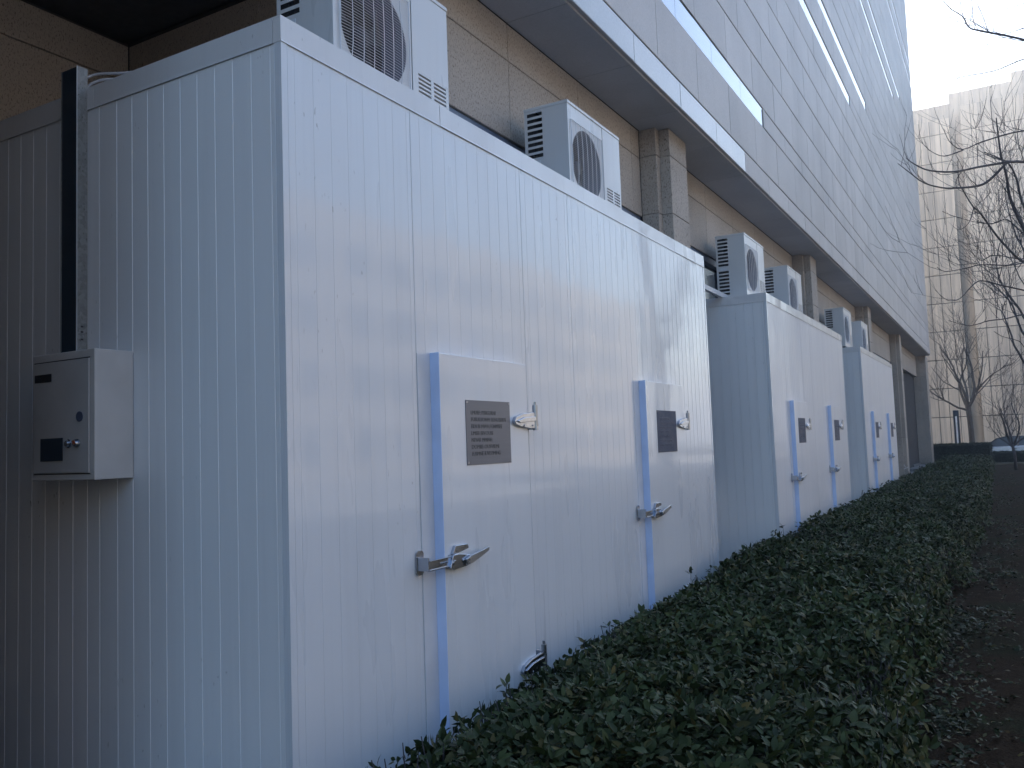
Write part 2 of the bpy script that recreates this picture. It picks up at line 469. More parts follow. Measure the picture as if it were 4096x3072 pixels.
# columns of stacked stone
for c in [cols[0] - 7.75] + cols:
    cc = A(MB().box(-3.30, XC - .045, c + .05, c + .52, .02, ZS - .002), 'column', JOINT)
    zz = [.02, .71, 1.36, 2.03, 2.69, 3.33, 3.965, 4.6, ZS]
    for a, b in zip(zz[:-1], zz[1:]):
        piece('stone_block', STONE, cc, XI, -3.047, c - .11, c + .67, a + .003, b - .003)
        piece('stone_block', STONE, cc, -3.045, XC, c, c + .56, a + .003, b - .003)
# last bay: header over a deep opening, end pier
y = cols[3] + .68
while y < 41.9:
    b = min(y + 1.3, 41.9)
    for za, zb in ((3.98, 4.6), (4.6, ZS)): Apiece('wall_panel', STONE, XI - .05, XI, y + .003, b - .003, za + .003, zb - .003)
    y += 1.3
A(MB().box(-7.5, XI - .055, cols[3] + .68, 41.9, 3.99, 4.95), 'opening_lintel', STONE)
zz = [.14, .42, 1.41, 2.05, 2.70, 3.35, 3.98, 4.6, ZS]
for a, b in zip(zz[:-1], zz[1:]):
    for xa, xb in ((-3.08, -2.84), (-4.3, -3.08), (-5.6, -4.3), (-7.0, -5.6)):
        Apiece('pier_block', STONE, xa + .003, xb - .003, 41.93, 41.98, a + .003, b - .003, axis='-y')
A(MB().box(-7.4, -2.86, 41.981, 43.4, -.05, ZS - .003), 'end_pier', STONE)
# cut the lower core so that the opening is a real recess: separate dark back wall
A(MB().box(-7.6, -7.05, 32.5, 42, 0, 3.99), 'recess_back_wall', STONE)
tag(MB().box(-7, -2.95, 36.5, 41.9, .02, .12).box(-7, -3.3, 38.6, 41.9, .12, .2).build('steps', PAVE), kind='structure')

# unseen masses added to keep daylight off the left side, and the sunlit block across the garden (outside the frame, seen only as reflections and bounce)
A(MB().box(-22, -2.6, -30, -12, -.05, 30), 'rear_light_blocker', STONE)  # invented mass behind the viewer, blocks sky to darken faces turned that way
A(MB().box(-6.0, -3.05, -3, .75, -.05, ZS-.003), 'alcove_light_blocker', STONE)  # added out of view, shuts light off the left part of the end wall
bC = empty('tan_office_block', (26, 20, 0)); tag(bC, 'tan office block across the garden, outside the frame on the right', 'building')
MB().box(0, 12, -50, 60, -.05, 15).build('wall', BEIGE, bC)
m = MB()
for i in range(26):
    for j in range(4): m.box(-.03, .05, -48 + 4*i, -45.8 + 4*i, 1 + 3.4*j, 2.9 + 3.4*j)
m.build('windows', WINDOW, bC)
tag(MB().box(9, 25.5, -40, 90, -.2, .03).build('bounce_ground', plain('pale_bounce_ground', (.32, .30, .27), .8)), kind='structure')  # pale ground added out of view to bounce warm sunlight under the overhang

# ---- far building
YB = 62.0
bB = empty('beige_concrete_building', (0, YB, -.3))
tag(bB, 'weathered beige concrete building with stepped roofline standing beyond the bare trees', 'building')
def Bp(name, mat, x0, x1, y0, y1, z0, z1): return piece(name, mat, bB, x0, x1, y0 - YB, y1 - YB, z0 + .3, z1 + .3, '-y', .01)
zr = [-.3, .62, 2.42, 4.27, 6.12, 7.97, 9.8, 11.65, 13.5, 15.36, 17.2, 19.08, 20.95]
restb = MB()
def Bgrid(x0, x1, ztop, yf, stop_at=None):
    x = x0; cnt = 0
    while x < x1 - .02:
        xb = min(x + .6, x1)
        for a, b in zip(zr, zr[1:] + [ztop]):
            if b > ztop: b = ztop
            if b - a < .1: continue
            dy = random.uniform(-.012, .012)
            if -4.6 < x < 3.2: Bp('wall_panel', BEIGE, x + .016, xb - .016, yf + dy, yf + .08, a + .024, b - .024)
            else: restb.box(x + .012, xb - .012, yf - YB + dy, yf - YB + .08, a + .312, b + .288)
        x = xb
Bgrid(-1.8 - .6*12, -1.8, 21.95, YB)
Bgrid(-1.18, -1.18 + .6*14, 22.6, YB)
def Bc(mb, name, mat=BJOINT): return mb.build(name, mat, bB, (0, -YB, .3))
Bc(MB().box(-14, -1.82, YB+.081, YB+8, -.3, 21.93), 'wall_core')  # carried on to the left, unseen, to keep sun off the far ground
Bc(MB().box(-1.16, 8, YB+.081, YB+8, -.3, 22.58), 'wall_core')
# recessed strip between the two blocks, with its own panels
for a, b in zip(zr, zr[1:] + [21.45]):
    if b - a > .1: Bp('recess_panel', BEIGE, -1.8, -1.19, YB + .62, YB + .7, a + .012, b - .012)
Bc(MB().box(-1.9, -1.1, YB+.701, YB+.9, -.3, 21.45), 'recess_core', BEIGE)
# set-back parapets
for x0, x1, zt in ((-9, -1.78, 23.2), (-1.78, 1.85, 23.85), (1.85, 8, 24.42)):
    x = x0
    while x < x1 - .02:
        xb = min(x + .6, x1); Bp('parapet_panel', BEIGE, x + .01, xb - .01, YB + .95, YB + 1.03, 21.0, zt); x = xb
    Bc(MB().box(x0, x1, YB+1.032, YB+3, 20, zt-.02), 'parapet_core', BEIGE)
tag(restb.build('outer_wall_panels', BEIGE, bB, (0, 0, 0)), kind='stuff')

# ------------------------------------------------------------------ cold rooms
PITCH = .108
def ribbed(mb, mp, u0, u1, z0, z1, th=.010, depth=.0035, phase=0.0):
    us = []; u = math.floor((u0 - phase) / PITCH) * PITCH + phase
    prof = [(u0, -th), (u0, -.002), (u0 + .002, 0)]
    while u < u1 - .02:
        if u > u0 + .02:
            prof += [(u - .0045, 0), (u - .002, -depth), (u + .001, -depth), (u + .003, depth*.3), (u + .0055, 0)]
        u += PITCH
    prof += [(u1 - .002, 0), (u1, -.002), (u1, -th)]
    n = len(prof); vs = [mp(u, d, z0) for u, d in prof] + [mp(u, d, z1) for u, d in prof]
    fs = [(i, i+1, n+i+1, n+i) for i in range(n-1)] + [(n-1, 0, n, 2*n-1)]
    o = len(mb.v); mb.add(vs, fs)
    # end caps as quads fan
    for base in (0, n):
        mb.f.append(tuple(o + base + i for i in range(n)))
    return mb
L_ROOM, D_ROOM = 5.6, .80
ZB, ZT = 3.192, 3.30
def make_room(loc, first=False):
    r = empty('cold_room', loc)
    L = L_ROOM; W = D_ROOM
    core = MB().box(-W+.012, -.0125, .0125, L-.0125, .02, 3.2)
    if first: core.box(-3.2, -W+.0, .0125, 1.85, .02, 3.2)
    core.build('insulated_core', INSIDE, r)
    rf = MB().box(-W+.01, -.035, .035, L-.035, 3.202, 3.29)
    if first: rf.box(-3.2, -W+.008, .035, 1.85, 3.202, 3.29)
    rf.build('roof', CAP, r)
    # front wall panels
    cuts = [.032, .862, 1.955, 2.6, 3.63, 4.72, L - .032]
    for a, b in zip(cuts[:-1], cuts[1:]):
        ribbed(MB(), lambda u, d, z: (d, u, z), a + .0015, b - .0015, .03, ZB - .001, depth=(.0009 if first else .0007), phase=.072).build('front_wall_panel', PANEL if first else PANEL3, r)
    # side wall panels (near end), and the far end
    xs = [-.035, -W + .02]
    if first:
        xs = [-.035, -1.16, -2.24, -3.2]
    for a, b in zip(xs[:-1], xs[1:]):
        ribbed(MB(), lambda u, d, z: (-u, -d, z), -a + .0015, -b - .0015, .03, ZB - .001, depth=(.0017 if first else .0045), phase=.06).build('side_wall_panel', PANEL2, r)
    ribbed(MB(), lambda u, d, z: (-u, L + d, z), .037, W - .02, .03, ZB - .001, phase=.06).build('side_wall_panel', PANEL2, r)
    # corner trims
    for y0, sgn in ((0, 1), (L, -1)):
        m = MB()
        a, b = (0, .030) if sgn > 0 else (L - .030, L)
        m.box(-.008, .0025, a - (.0025 if sgn > 0 else 0), b + (.0025 if sgn < 0 else 0), .025, ZB - .001)
        ys = (-.0025, .008) if sgn > 0 else (L - .008, L + .0025)
        m.box(-.033, -.0085, ys[0], ys[1], .025, ZB - .001)
        m.build('corner_trim', PANEL, r)
    # cap flashing, in lengths
    c = [0, 1.12, 1.98, 2.86, 3.95, 4.75, L]
    for i, (a, b) in enumerate(zip(c[:-1], c[1:])):
        k = random.uniform(-.0012, .0012)
        a2 = a - .004 if i == 0 else a + .001; b2 = b + .004 if i == 5 else b - .001
        prof = [(-.04, ZT), (.0035+k, ZT), (.0045+k, ZB + .004), (.0065+k, ZB - .002), (.0025+k, ZB), (.0015+k, ZT - .004), (-.04, ZT - .004)]
        MB().prism(prof, a2, b2, 'y').build('cap_flashing', CAP, r)
    MB().box(-.0398, .0012, -.0030, .0398, ZB, ZT - .0045).build('cap_corner', CAP, r)
    xe = -3.2 if first else -W
    ps = [-.041, -1.2, -2.3, xe] if first else [-.041, xe]
    for a, b in zip(ps[:-1], ps[1:]):
        prof = [(.04, ZT), (-.0035, ZT), (-.0045, ZB + .004), (-.0065, ZB - .002), (-.0025, ZB), (-.0015, ZT - .004), (.04, ZT - .004)]
        MB().prism(prof, b + .001, a - .001, 'x').build('cap_flashing', CAP, r)
    MB().box(-.30, .012, .01, L-.01, .0, .03).build('base_rail', GALV, r)
    # doors
    for k, yd in enumerate((.972, 3.742)):
        d = MB().box(-.012, .003, yd - .108, yd - .002, .04, 1.995).box(-.012, .003, yd + .885, yd + .965, .04, 1.995)
        d.build('door_frame', FRAME, r)
        dr = MB().box(.003, .0525, yd + .001, yd + .88, .11, 2.0).build('door', PANEL if first else PANEL3, r, bevel=.003)
        MB().box(.0035, .0565, yd - .0035, yd + .0005, .108, 2.002).build('door_edge', FILM, dr)
        # latch: strike bracket on the frame, arm over the edge, body and lever on the door
        X = .0525
        m = MB()
        m.prism([(yd-.165, .955), (yd-.150, .945), (yd-.118, .945), (yd-.105, .96), (yd-.105, 1.045), (yd-.118, 1.06), (yd-.150, 1.06), (yd-.165, 1.05)], .003, .009, 'x')
        m.box(.009, X + .020, yd - .158, yd - .150, .968, 1.03)
        m.box(X + .012, X + .020, yd - .150, yd + .03, .968, 1.016)
        m.box(X + .020, X + .026, yd - .150, yd + .03, 1.010, 1.016).box(X + .020, X + .026, yd - .150, yd + .03, .968, .974)
        for q in (-.05, -.03, -.01): m.cyl((X + .020, yd + q, .992), (1, 0, 0), .006, .005, 8)
        m.build('latch_bracket', CHROME, dr, bevel=.001)
        m = MB()
        m.prism([(yd+.005, .962), (yd+.030, 1.020), (yd+.075, 1.022), (yd+.19, 1.005), (yd+.19, .97), (yd+.15, .955), (yd+.04, .950)], X, X + .034, 'x')
        m.prism([(yd+.05, 1.022), (yd+.075, 1.060), (yd+.18, 1.058), (yd+.19, 1.045), (yd+.19, 1.035), (yd+.095, 1.022)], X, X + .018, 'x')
        m.cyl((X + .034, yd + .035, .985), (1,0,0), .012, .006, 10); m.cyl((X + .034, yd + .115, .985), (1,0,0), .007, .005, 8)
        m.build('latch_body', CHROME, dr, bevel=.002)
        m = MB().prism([(yd+.13, .962), (yd+.18, .966), (yd+.335, 1.008), (yd+.335, 1.026), (yd+.17, 1.004), (yd+.12, .990)], X + .036, X + .050, 'x')
        m.build('latch_lever', SATIN, dr, bevel=.002)
        # hinges
        for hz in (1.675, .315 if k == 0 else .285):
            m = MB()
            m.prism([(yd+.695, hz-.004), (yd+.715, hz+.020), (yd+.80, hz+.040), (yd+.93, hz+.048), (yd+.965, hz+.035), (yd+.965, hz-.045), (yd+.88, hz-.045), (yd+.76, hz-.034), (yd+.705, hz-.020)], X, X + .022, 'x')
            m.prism([(yd+.715, hz-.004), (yd+.80, hz+.018), (yd+.93, hz+.024), (yd+.93, hz-.002), (yd+.75, hz-.014)], X + .022, X + .030, 'x')
            for q in (.80, .90): m.cyl((X + .022, yd + q, hz - .028), (1,0,0), .006, .005, 8)
            m.build('hinge', CHROME, dr, bevel=.003)
            m = MB().cyl((X + .016, yd + .945, hz - .055), (0,0,1), .016, .145, 12).cyl((X + .016, yd + .945, hz + .09), (0,0,1), .008, .02, 8)
            m.box(.003, X+.01, yd + .952, yd + .985, hz - .05, hz + .05)
            m.build('hinge_pin', SATIN, dr, bevel=.001)
    return r
XF = -2.4227
room = make_room((XF, 2.4701, 0), first=True)
GR = 'white cold rooms along the stone building'
tag(room, 'nearest and largest white cold room, with the grey control box on its end wall', 'cold room', GR)
r2 = make_room((XF, 10.5858, 0))
tag(r2, 'middle white cold room of the row, behind the gap after the nearest one', 'cold room', GR)
r3 = copy_tree(r2); r3.location = (XF, 18.4743, 0)
tag(r3, 'farthest white cold room of the row, next to the last stone column', 'cold room', GR)

# notices on the doors
LINES = ['LMUEF: IYBIGURNI', 'FUSUU/ONM BENUSBIUI', 'EIDI BI MWA.FGNMSEE', 'LMSB BIVOUSI', 'NDIAR MMINH', 'DOMIIS OUSVIEMI', 'EUSMNE IUVEOMIHG']
def text_mesh(s, size, mat, name='lettering'):
    cu = bpy.data.curves.new(name, 'FONT'); cu.body = s; cu.size = size; cu.extrude = .0004; cu.resolution_u = 2
    o = bpy.data.objects.new('tmp', cu); COL.objects.link(o)
    dg = bpy.context.evaluated_depsgraph_get(); me = bpy.data.meshes.new_from_object(o.evaluated_get(dg))
    bpy.data.objects.remove(o); me.name = name; me.materials.clear(); me.materials.append(mat); return me
P_LAB = ['brushed grey metal notice engraved with seven lines, on the nearest door', 'grey metal notice with faint lines, on the second door of the nearest cold room',
    'dark blue notice on the first door of the middle cold room', 'dark blue notice with pale print on the second door of the middle cold room',
    'narrow looking dark notice on the first door of the farthest cold room', 'dark notice on the very last door, nearest the stone column']
for i, (ry, yd) in enumerate([(ry, yd) for ry in (2.4701, 10.5858, 18.4743) for yd in (.972, 3.742)]):
    y0 = ry + yd + .226
    s = empty('notice_plate', (XF + .0525, y0, 1.443)); tag(s, P_LAB[i], 'notice', 'metal notices on the cold room doors')
    MB().box(.0005, .003, 0, .447, 0, .333).build('plate', DARKPLATE if i < 1 else NAVYPLATE, s)
    scr = MB()
    for a in (.012, .435):
        for b in (.012, .321): scr.cyl((.003, a, b), (1,0,0), .005, .002, 8)
    scr.build('screws', CHROME, s)
    if i < 4:
        n = 7 if i < 3 else 5
        for k in range(n):
            me = text_mesh(LINES[k], .030 if i < 2 else .026, INK if i < 1 else PALEINK)
            ob = inst('lettering', me, s, (.0036, .045,   .333 - .074 - .0352 * k - (.04 if i == 3 else 0)), (R(90), 0, R(90)))
            wt = (.248, .353, .315, .214, .203, .273, .286)[k]
            ob.scale = (wt / max(v.co.x for v in me.vertices), 1.0, 1)

# ------------------------------------------------------------------ condensing units
def make_ac(loc):
    r = empty('outdoor_unit', loc)
    Wd, H, D = 1.0, .80, .37; z0 = .03
    cy, cz, rad = .325, .40, .272
    # front plate with a round opening
    m = MB(); n = 40
    a0, a1, b0, b1 = .018, .640, z0 + .012, z0 + H - .03
    ring = [(cy + rad*math.cos(2*math.pi*k/n), cz + rad*math.sin(2*math.pi*k/n)) for k in range(n)]
    outer = []
    for k in range(n):
        c, s_ = math.cos(2*math.pi*k/n), math.sin(2*math.pi*k/n)
        t = min((a1-cy)/c if c > 1e-6 else ((a0-cy)/c if c < -1e-6 else 9), (b1-cz)/s_ if s_ > 1e-6 else ((b0-cz)/s_ if s_ < -1e-6 else 9))
        outer.append((cy + t*c, cz + t*s_))
    # corners
    vs = [(0, *p) for p in ring] + [(0, *p) for p in outer] + [(-.05, *p) for p in ring]
    fs = [(k, (k+1) % n, n+(k+1) % n, n+k) for k in range(n)] + [(k, (k+1) % n, 2*n+(k+1) % n, 2*n+k) for k in range(n)]
    m.add(vs, fs)
    for (py, pz) in ((a0,b0),(a1,b0),(a1,b1),(a0,b1)):
        # fill the corner with the two nearest outer points
        ks = sorted(range(n), key=lambda k: (outer[k][0]-py)**2 + (outer[k][1]-pz)**2)[:2]
        m.add([(0, py, pz), (0, *outer[ks[0]]), (0, *outer[ks[1]])], [(0,1,2)])
    m.box(-.012, 0.0005, 0.0, .0175, z0, z0 + H - .025)
    m.box(-.012, 0.0005, .0182, .64, z0, z0+.0115)
    m.box(-.012, 0.0005, .0182, .64, z0 + H - .0295, z0 + H - .0252)
    m.build('front_plate', ACW, r)
    # service panel, with two columns of vent slots at its foot
    m = MB(); ya, yb = .648, Wd
    cols_ = [(.700, .822), (.850, .972)]; zv0, zv1, ns = .07, .335, 11
    m.box(-.012, .0015, ya, yb, zv1, z0 + H - .0252); m.box(-.012, .0015, ya, yb, z0, zv0)
    m.box(-.012, .0015, ya, cols_[0][0], zv0 + .0001, zv1 - .0001); m.box(-.012, .0015, cols_[0][1], cols_[1][0], zv0 + .0001, zv1 - .0001); m.box(-.012, .0015, cols_[1][1], yb, zv0 + .0001, zv1 - .0001)
    m.build('service_panel', ACW, r)
    m = MB(); st = (zv1 - zv0) / ns
    for c0, c1 in cols_:
        for k in range(ns):
            zz = zv0 + st * k
            m.add([(.0012, c0+.0002, zz + st*.55), (.0012, c1-.0002, zz + st*.55), (.0012, c1-.0002, zz + st), (.0012, c0+.0002, zz + st), (-.01, c0+.0002, zz + st*.3), (-.01, c1-.0002, zz + st*.3)],
                  [(0,1,2,3), (0,1,5,4)])
    m.build('vent_louvre', ACW, r)
    # near side plate with slot column
    m = MB(); xs0, xs1 = -.345, -.215
    m.box(xs1, -.0125, 0.0, .002, z0, z0 + H - .0252); m.box(-D, xs0, 0.0, .002, z0, z0 + H - .0252)
    pitch = .0465; zt = .785
    zz = zt; m.box(xs0, xs1, 0, .002, zt, z0 + H - .0252)
    for k in range(16):
        zl = zt - pitch * k
        m.box(xs0 + .0001, xs1 - .0001, 0, .002, zl - pitch, zl - .028) if k != 8 else m.box(xs0 + .0001, xs1 - .0001, 0, .002, zl - pitch, zl)
    m.box(xs0, xs1, 0, .002, z0, zt - pitch*16 - .0001)
    m.build('side_plate', ACW, r)
    MB().box(-.32, -.24, -.004, .001, zt - pitch*8 - .038, zt - pitch*8 - .006).build('side_handle', FRAME, r, bevel=.003)
    m = MB().box(-D, -.0125, Wd - .002, Wd, z0, z0 + H - .0252); m.box(-D - .002, -D, .2, Wd, z0, z0 + H - .0252)
    m.build('rear_casing', ACW, r)
    MB().box(-D - .004, .006, -.004, Wd + .004, z0 + H - .025, z0 + H).build('lid', ACW, r, bevel=.004)
    MB().box(-D + .002, -.014, .004, Wd - .004, z0, z0 + .004).build('base_pan', GALV, r)
    MB().box(-D + .01, -.30, .012, .02, z0 + .01, z0 + H - .04).box(-D + .015, -.2, .64, .645, z0 + .01, z0 + H - .04).box(-.3, -.27, .02, .63, z0+.01, z0+H-.04).build('heat_exchanger', INSIDE, r)
    # duct, fan, grille
    m = MB(); n = 36; vs = []
    for d_, rr in ((-.003, rad - .001), (-.06, rad - .012), (-.16, rad - .012)):
        vs += [(d_, cy + rr*math.cos(2*math.pi*k/n), cz + rr*math.sin(2*math.pi*k/n)) for k in range(n)]
    m.add(vs, [(j*n+k, j*n+(k+1) % n, (j+1)*n+(k+1) % n, (j+1)*n+k) for j in range(2) for k in range(n)])
    m.build('fan_duct', DUCT, r, smooth=True)
    m = MB().cyl((-.13, cy, cz), (1,0,0), .055, .05, 20)
    for k in range(3):
        a = 2*math.pi*k/3 + .4; pts = []
        for i in range(6):
            rr = .05 + (.235-.05)*i/5
            for t in (-1, 1):
                th = a + t*.42*(.7+.3*i/5) + .25*i/5
                pts.append((-.105 + t*.028, cy + rr*math.cos(th), cz + rr*math.sin(th)))
        m.add(pts, [(2*i, 2*i+1, 2*i+3, 2*i+2) for i in range(5)])
    m.build('fan', FAN, r, smooth=True)
    m = MB()
    g0, g1, h0, h1 = .045, .615, .115, .690
    k = h0
    while k <= h1 + .001:
        # lines bow outwards over the opening
        pts = []
        for i in range(9):
            y = g0 + (g1-g0)*i/8; d = max(0, 1 - ((y-cy)/.29)**2 - ((k-cz)/.29)**2)
            pts.append((.006 + .016*math.sqrt(d), y, k))
        m.tube(pts, .0015, 3, cap=False); k += .0150
    for j in range(8):
        y = g0 + (g1-g0)*j/7; pts = []
        for i in range(9):
            zq = h0 + (h1-h0)*i/8; d = max(0, 1 - ((y-cy)/.29)**2 - ((zq-cz)/.29)**2)
            pts.append((.009 + .016*math.sqrt(d), y, zq))
        m.tube(pts, .0024, 4, cap=False)
    m.tube([(.006, g0, h0), (.006, g1, h0), (.006, g1, h1), (.006, g0, h1), (.006, g0, h0)], .003, 4, cap=False)
    m.build('fan_grille', WIRE, r)
    m = MB()
    for a in (.1, .86):
        for b in (-.33, -.07): m.box(b, b + .05, a, a + .05, 0, z0)
    m.build('foot_blocks', RUB, r)
    return r
ac = make_ac((-2.70, 3.105, ZT))
GA = 'air conditioner outdoor units on the cold room roofs'
AL = ['nearest white outdoor unit, its top cut off by the upper edge of the photo', 'second white outdoor unit, alone on the far half of the nearest cold room roof',
    'white outdoor unit at the near corner of the middle cold room roof', 'white outdoor unit farther back on the middle cold room roof, before a stone column',
    'white outdoor unit at the near end of the farthest cold room roof', 'last and smallest white outdoor unit, at the far end of the farthest roof']
tag(ac, AL[0], 'outdoor unit', GA)
for lab, y in zip(AL[1:], (5.722, 10.79, 13.29, 18.49, 21.02)):
    c = copy_tree(ac); c.location = (-2.70, y, ZT); tag(c, lab, 'outdoor unit', GA)

# ------------------------------------------------------------------ control box, trunking, cables
cb = empty('control_box', (-3.34, 2.4675, 1.453)); tag(cb, 'grey metal control box with two small buttons and a dark screen, on the end wall', 'control box')
bw, bd, bh = .445, .19, .56
MB().box(-bw, 0, -bd + .002, 0, 0, bh).build('housing', BOXG, cb, bevel=.004)
dm = MB().box(-bw + .022, -.032, -bd - .004, -bd + .001, .032, bh - .04).build('door', BOXF, cb, bevel=.002)
MB().box(-bw + .015, -.028, -bd - .0005, -bd + .0015, bh - .0385, bh - .034).box(-bw + .015, -.028, -bd - .0005, -bd + .0015, .026, .030).build('door_gap', INK, cb)
MB().box(-bw + .028, -bw + .15, -bd - .006, -bd - .004, bh - .125, bh - .09).build('name_strip', BLACKP, cb)
MB().box(-bw + .075, -bw + .235, -bd - .008, -bd - .004, .085, .185).build('screen', NAVY, cb, bevel=.001)
MB().cyl((-.092, -bd - .004, .272), (0,-1,0), .022, .004, 24).build('lock', DUCT, cb)
for k in (0, 1):
    MB().cyl((-.165 + .058*k, -bd - .004, .158), (0,-1,0), .019, .006, 20).cyl((-.165 + .058*k, -bd - .010, .158), (0,-1,0), .015, .012, 20, .012).build('button', CHROME, cb, smooth=False, bevel=.001)
MB().cyl((-.107, -bd - .022, .162), (0,-1,0), .009, .003, 14).build('button_tip', plain('copper_red', (.45,.12,.07), .3), cb)

tr = empty('cable_trunking', (-3.668, 2.4675, 1.9)); tag(tr, 'tall galvanised cable trunking with a dark cover, rising behind the control box', 'cable trunking')
MB().box(-.004, 0, -.052, 0, 0, 1.49).box(-.125, -.121, -.052, 0, 0, 1.49).box(-.121, -.004, -.004, 0, 0, 1.49).build('channel', GALV, tr)
MB().box(-.120, -.0045, -.050, -.046, .0, 1.488).build('cover', NAVY, tr)
MB().box(-.004, .0015, -.055, -.0525, 0, 1.49).build('edge_lip', FRAME, tr)
m = MB()
for zq in (.19, .225, .25): m.box(.0003, .0016, -.034, -.022, zq, zq + .008)
m.build('punched_holes', INK, tr)
for k, pts in enumerate(([(-3.70, 2.45, 3.33), (-3.66, 2.50, 3.375), (-3.55, 2.55, 3.372), (-3.42, 2.62, 3.37), (-3.2, 2.8, 3.33), (-3.0, 3.1, 3.31)],
        [(-3.72, 2.45, 3.20), (-3.68, 2.47, 3.30), (-3.63, 2.50, 3.338), (-3.56, 2.55, 3.345), (-3.48, 2.6, 3.33), (-3.4, 2.7, 3.315), (-3.2, 3.0, 3.31)])):
    P = [Vector(p) for p in pts]; sm = []
    for i in range(len(P)-1):
        a, b, c, d = P[max(i-1,0)], P[i], P[i+1], P[min(i+2, len(P)-1)]
        for t in (0, .25, .5, .75): sm.append(.5*((2*b) + (-a+c)*t + (2*a-5*b+4*c-d)*t*t + (-a+3*b-3*c+d)*t**3))
    o = MB().tube(sm, .0065, 8).build('cable', CABLE, smooth=True)
    tag(o, ['upper white cable running from the trunking top onto the nearest roof', 'lower arched white cable looping from the trunking onto the nearest roof'][k], 'cable', 'white cables at the trunking top')
tag(MB().box(-3.0, -2.955, 7.6, 10.9, 3.302, 3.335).box(-2.955, -2.951, 7.6, 10.9, 3.302, 3.36).build('cable_tray', FRAME),
    'pale metal tray bridging the gap between the nearest and middle cold room roofs', 'cable tray')

# small fitting low on the last column
fl = empty('floodlight', (-3.02, cols[3] - .003, .30)); tag(fl, 'small white bracketed floodlight low on the last stone column', 'floodlight')
MB().box(-.13, -.03, -.06, -.001, .10, .30).build('housing', WHITEP, fl, bevel=.01)
MB().tube([(-.05, -.05, .2), (.02, -.07, .06)], .012, 6).build('arm', WHITEP, fl)
MB().tube([(-.03, -.08, .0), (.10, -.08, .06)], .014, 6).build('foot_bar', WHITEP, fl)

# ------------------------------------------------------------------ hedges
def undul(x, y): return .030*np.sin(x*3.1+y*1.7) + .028*np.sin(y*2.3+1.3) + .02*np.sin(x*7.3-y*5.1) + .016*np.sin(y*11.0+x*2) 
def leaves(P, Nn, size, jitter, per, detail, spread=.9):
    """clusters of leaves round shoot tips: P tips, Nn outward normals"""
    n = len(P); P = np.repeat(P, per, 0); Nn = np.repeat(Nn, per, 0); M_ = len(P)
    S = np.repeat(size * rng.uniform(.7, 1.25, n), per) * rng.uniform(.75, 1.15, M_)
    ax = Nn + rng.normal(0, .25, (M_, 3)); ax /= np.linalg.norm(ax, axis=1)[:, None]
    rnd = rng.normal(0, 1, (M_, 3)); t = np.cross(ax, rnd); t /= np.linalg.norm(t, axis=1)[:, None]
    el = rng.uniform(.05, 1.0, M_) * spread
    d = t * np.cos(el)[:, None] + ax * np.sin(el)[:, None]          # leaf direction
    s = np.cross(d, ax); s /= (np.linalg.norm(s, axis=1)[:, None] + 1e-9)
    tw = rng.normal(0, .35, M_); nn = np.cross(s, d)
    s2 = s*np.cos(tw)[:, None] + nn*np.sin(tw)[:, None]; nn = np.cross(s2, d)
    base = P - ax * (rng.uniform(0, jitter, M_))[:, None] + d * (S*.1)[:, None]
    wd = S * rng.uniform(.20, .30, M_)
    fold = .18; droop = rng.uniform(.0, .35, M_) * S
    def pt(u, v, k): return base + d*(S*u)[:, None] + s2*(wd*v)[:, None] + nn*(np.abs(v)*wd*fold)[:, None] - nn*(droop*u*u)[:, None]
    if detail:
        pts = [pt(0,0,0), pt(.3,-.9,0), pt(.3,0,0), pt(.3,.9,0), pt(.65,-.75,0), pt(.65,0,0), pt(.65,.75,0), pt(1,0,0)]
        tri = [(0,1,2),(0,2,3),(1,4,5),(1,5,2),(2,5,6),(2,6,3),(4,7,5),(5,7,6)]
    else:
        pts = [pt(0,0,0), pt(.45,-1,0), pt(.45,0,0), pt(.45,1,0), pt(1,0,0)]
        tri = [(0,1,2),(0,2,3),(1,4,2),(2,4,3)]
    k = len(pts); V = np.stack(pts, 1).reshape(-1, 3)
    T = (np.arange(M_)[:, None, None]*k + np.array(tri)[None]).reshape(-1, 3)
    return V, T
def fast_mesh(name, VT, mat, smooth=True):
    V = np.concatenate([v for v, t in VT]); off = np.cumsum([0] + [len(v) for v, t in VT[:-1]])
    T = np.concatenate([t + o for (v, t), o in zip(VT, off)])
    me = bpy.data.meshes.new(name); me.vertices.add(len(V)); me.vertices.foreach_set('co', V.astype(np.float32).ravel())
    me.loops.add(len(T)*3); me.loops.foreach_set('vertex_index', T.astype(np.int32).ravel())
    me.polygons.add(len(T)); me.polygons.foreach_set('loop_start', np.arange(0, len(T)*3, 3, dtype=np.int32)); me.polygons.foreach_set('loop_total', np.full(len(T), 3, dtype=np.int32))
    me.update(calc_edges=True); me.materials.append(mat)
    if smooth: me.polygons.foreach_set('use_smooth', np.ones(len(T), dtype=bool))
    return me
def link(name, me, parent=None, loc=(0,0,0)):
    o = bpy.data.objects.new(name, me); COL.objects.link(o); o.location = loc
    if parent: o.parent = parent
    return o
def xl(y): return np.interp(y, [0, 2.4, 3.2, 5, 8, 43], [-2.06, -2.10, -2.10, -2.24, -2.25, -2.26])
def xr(y): return np.interp(y, [0, 4, 6, 7.3, 9, 12, 16, 28, 43], [-.50, -.52, -.56, -.62, -.56, -.5, -.44, -.55, -.6]) + .06*np.sin(y*2.1) + .04*np.sin(y*5.3+1)
H0 = .44
hd = empty('hedge', (-1.4, 2, 0)); tag(hd, 'long low leafy hedge running along the front of the white cold rooms', 'hedge')
VT = []
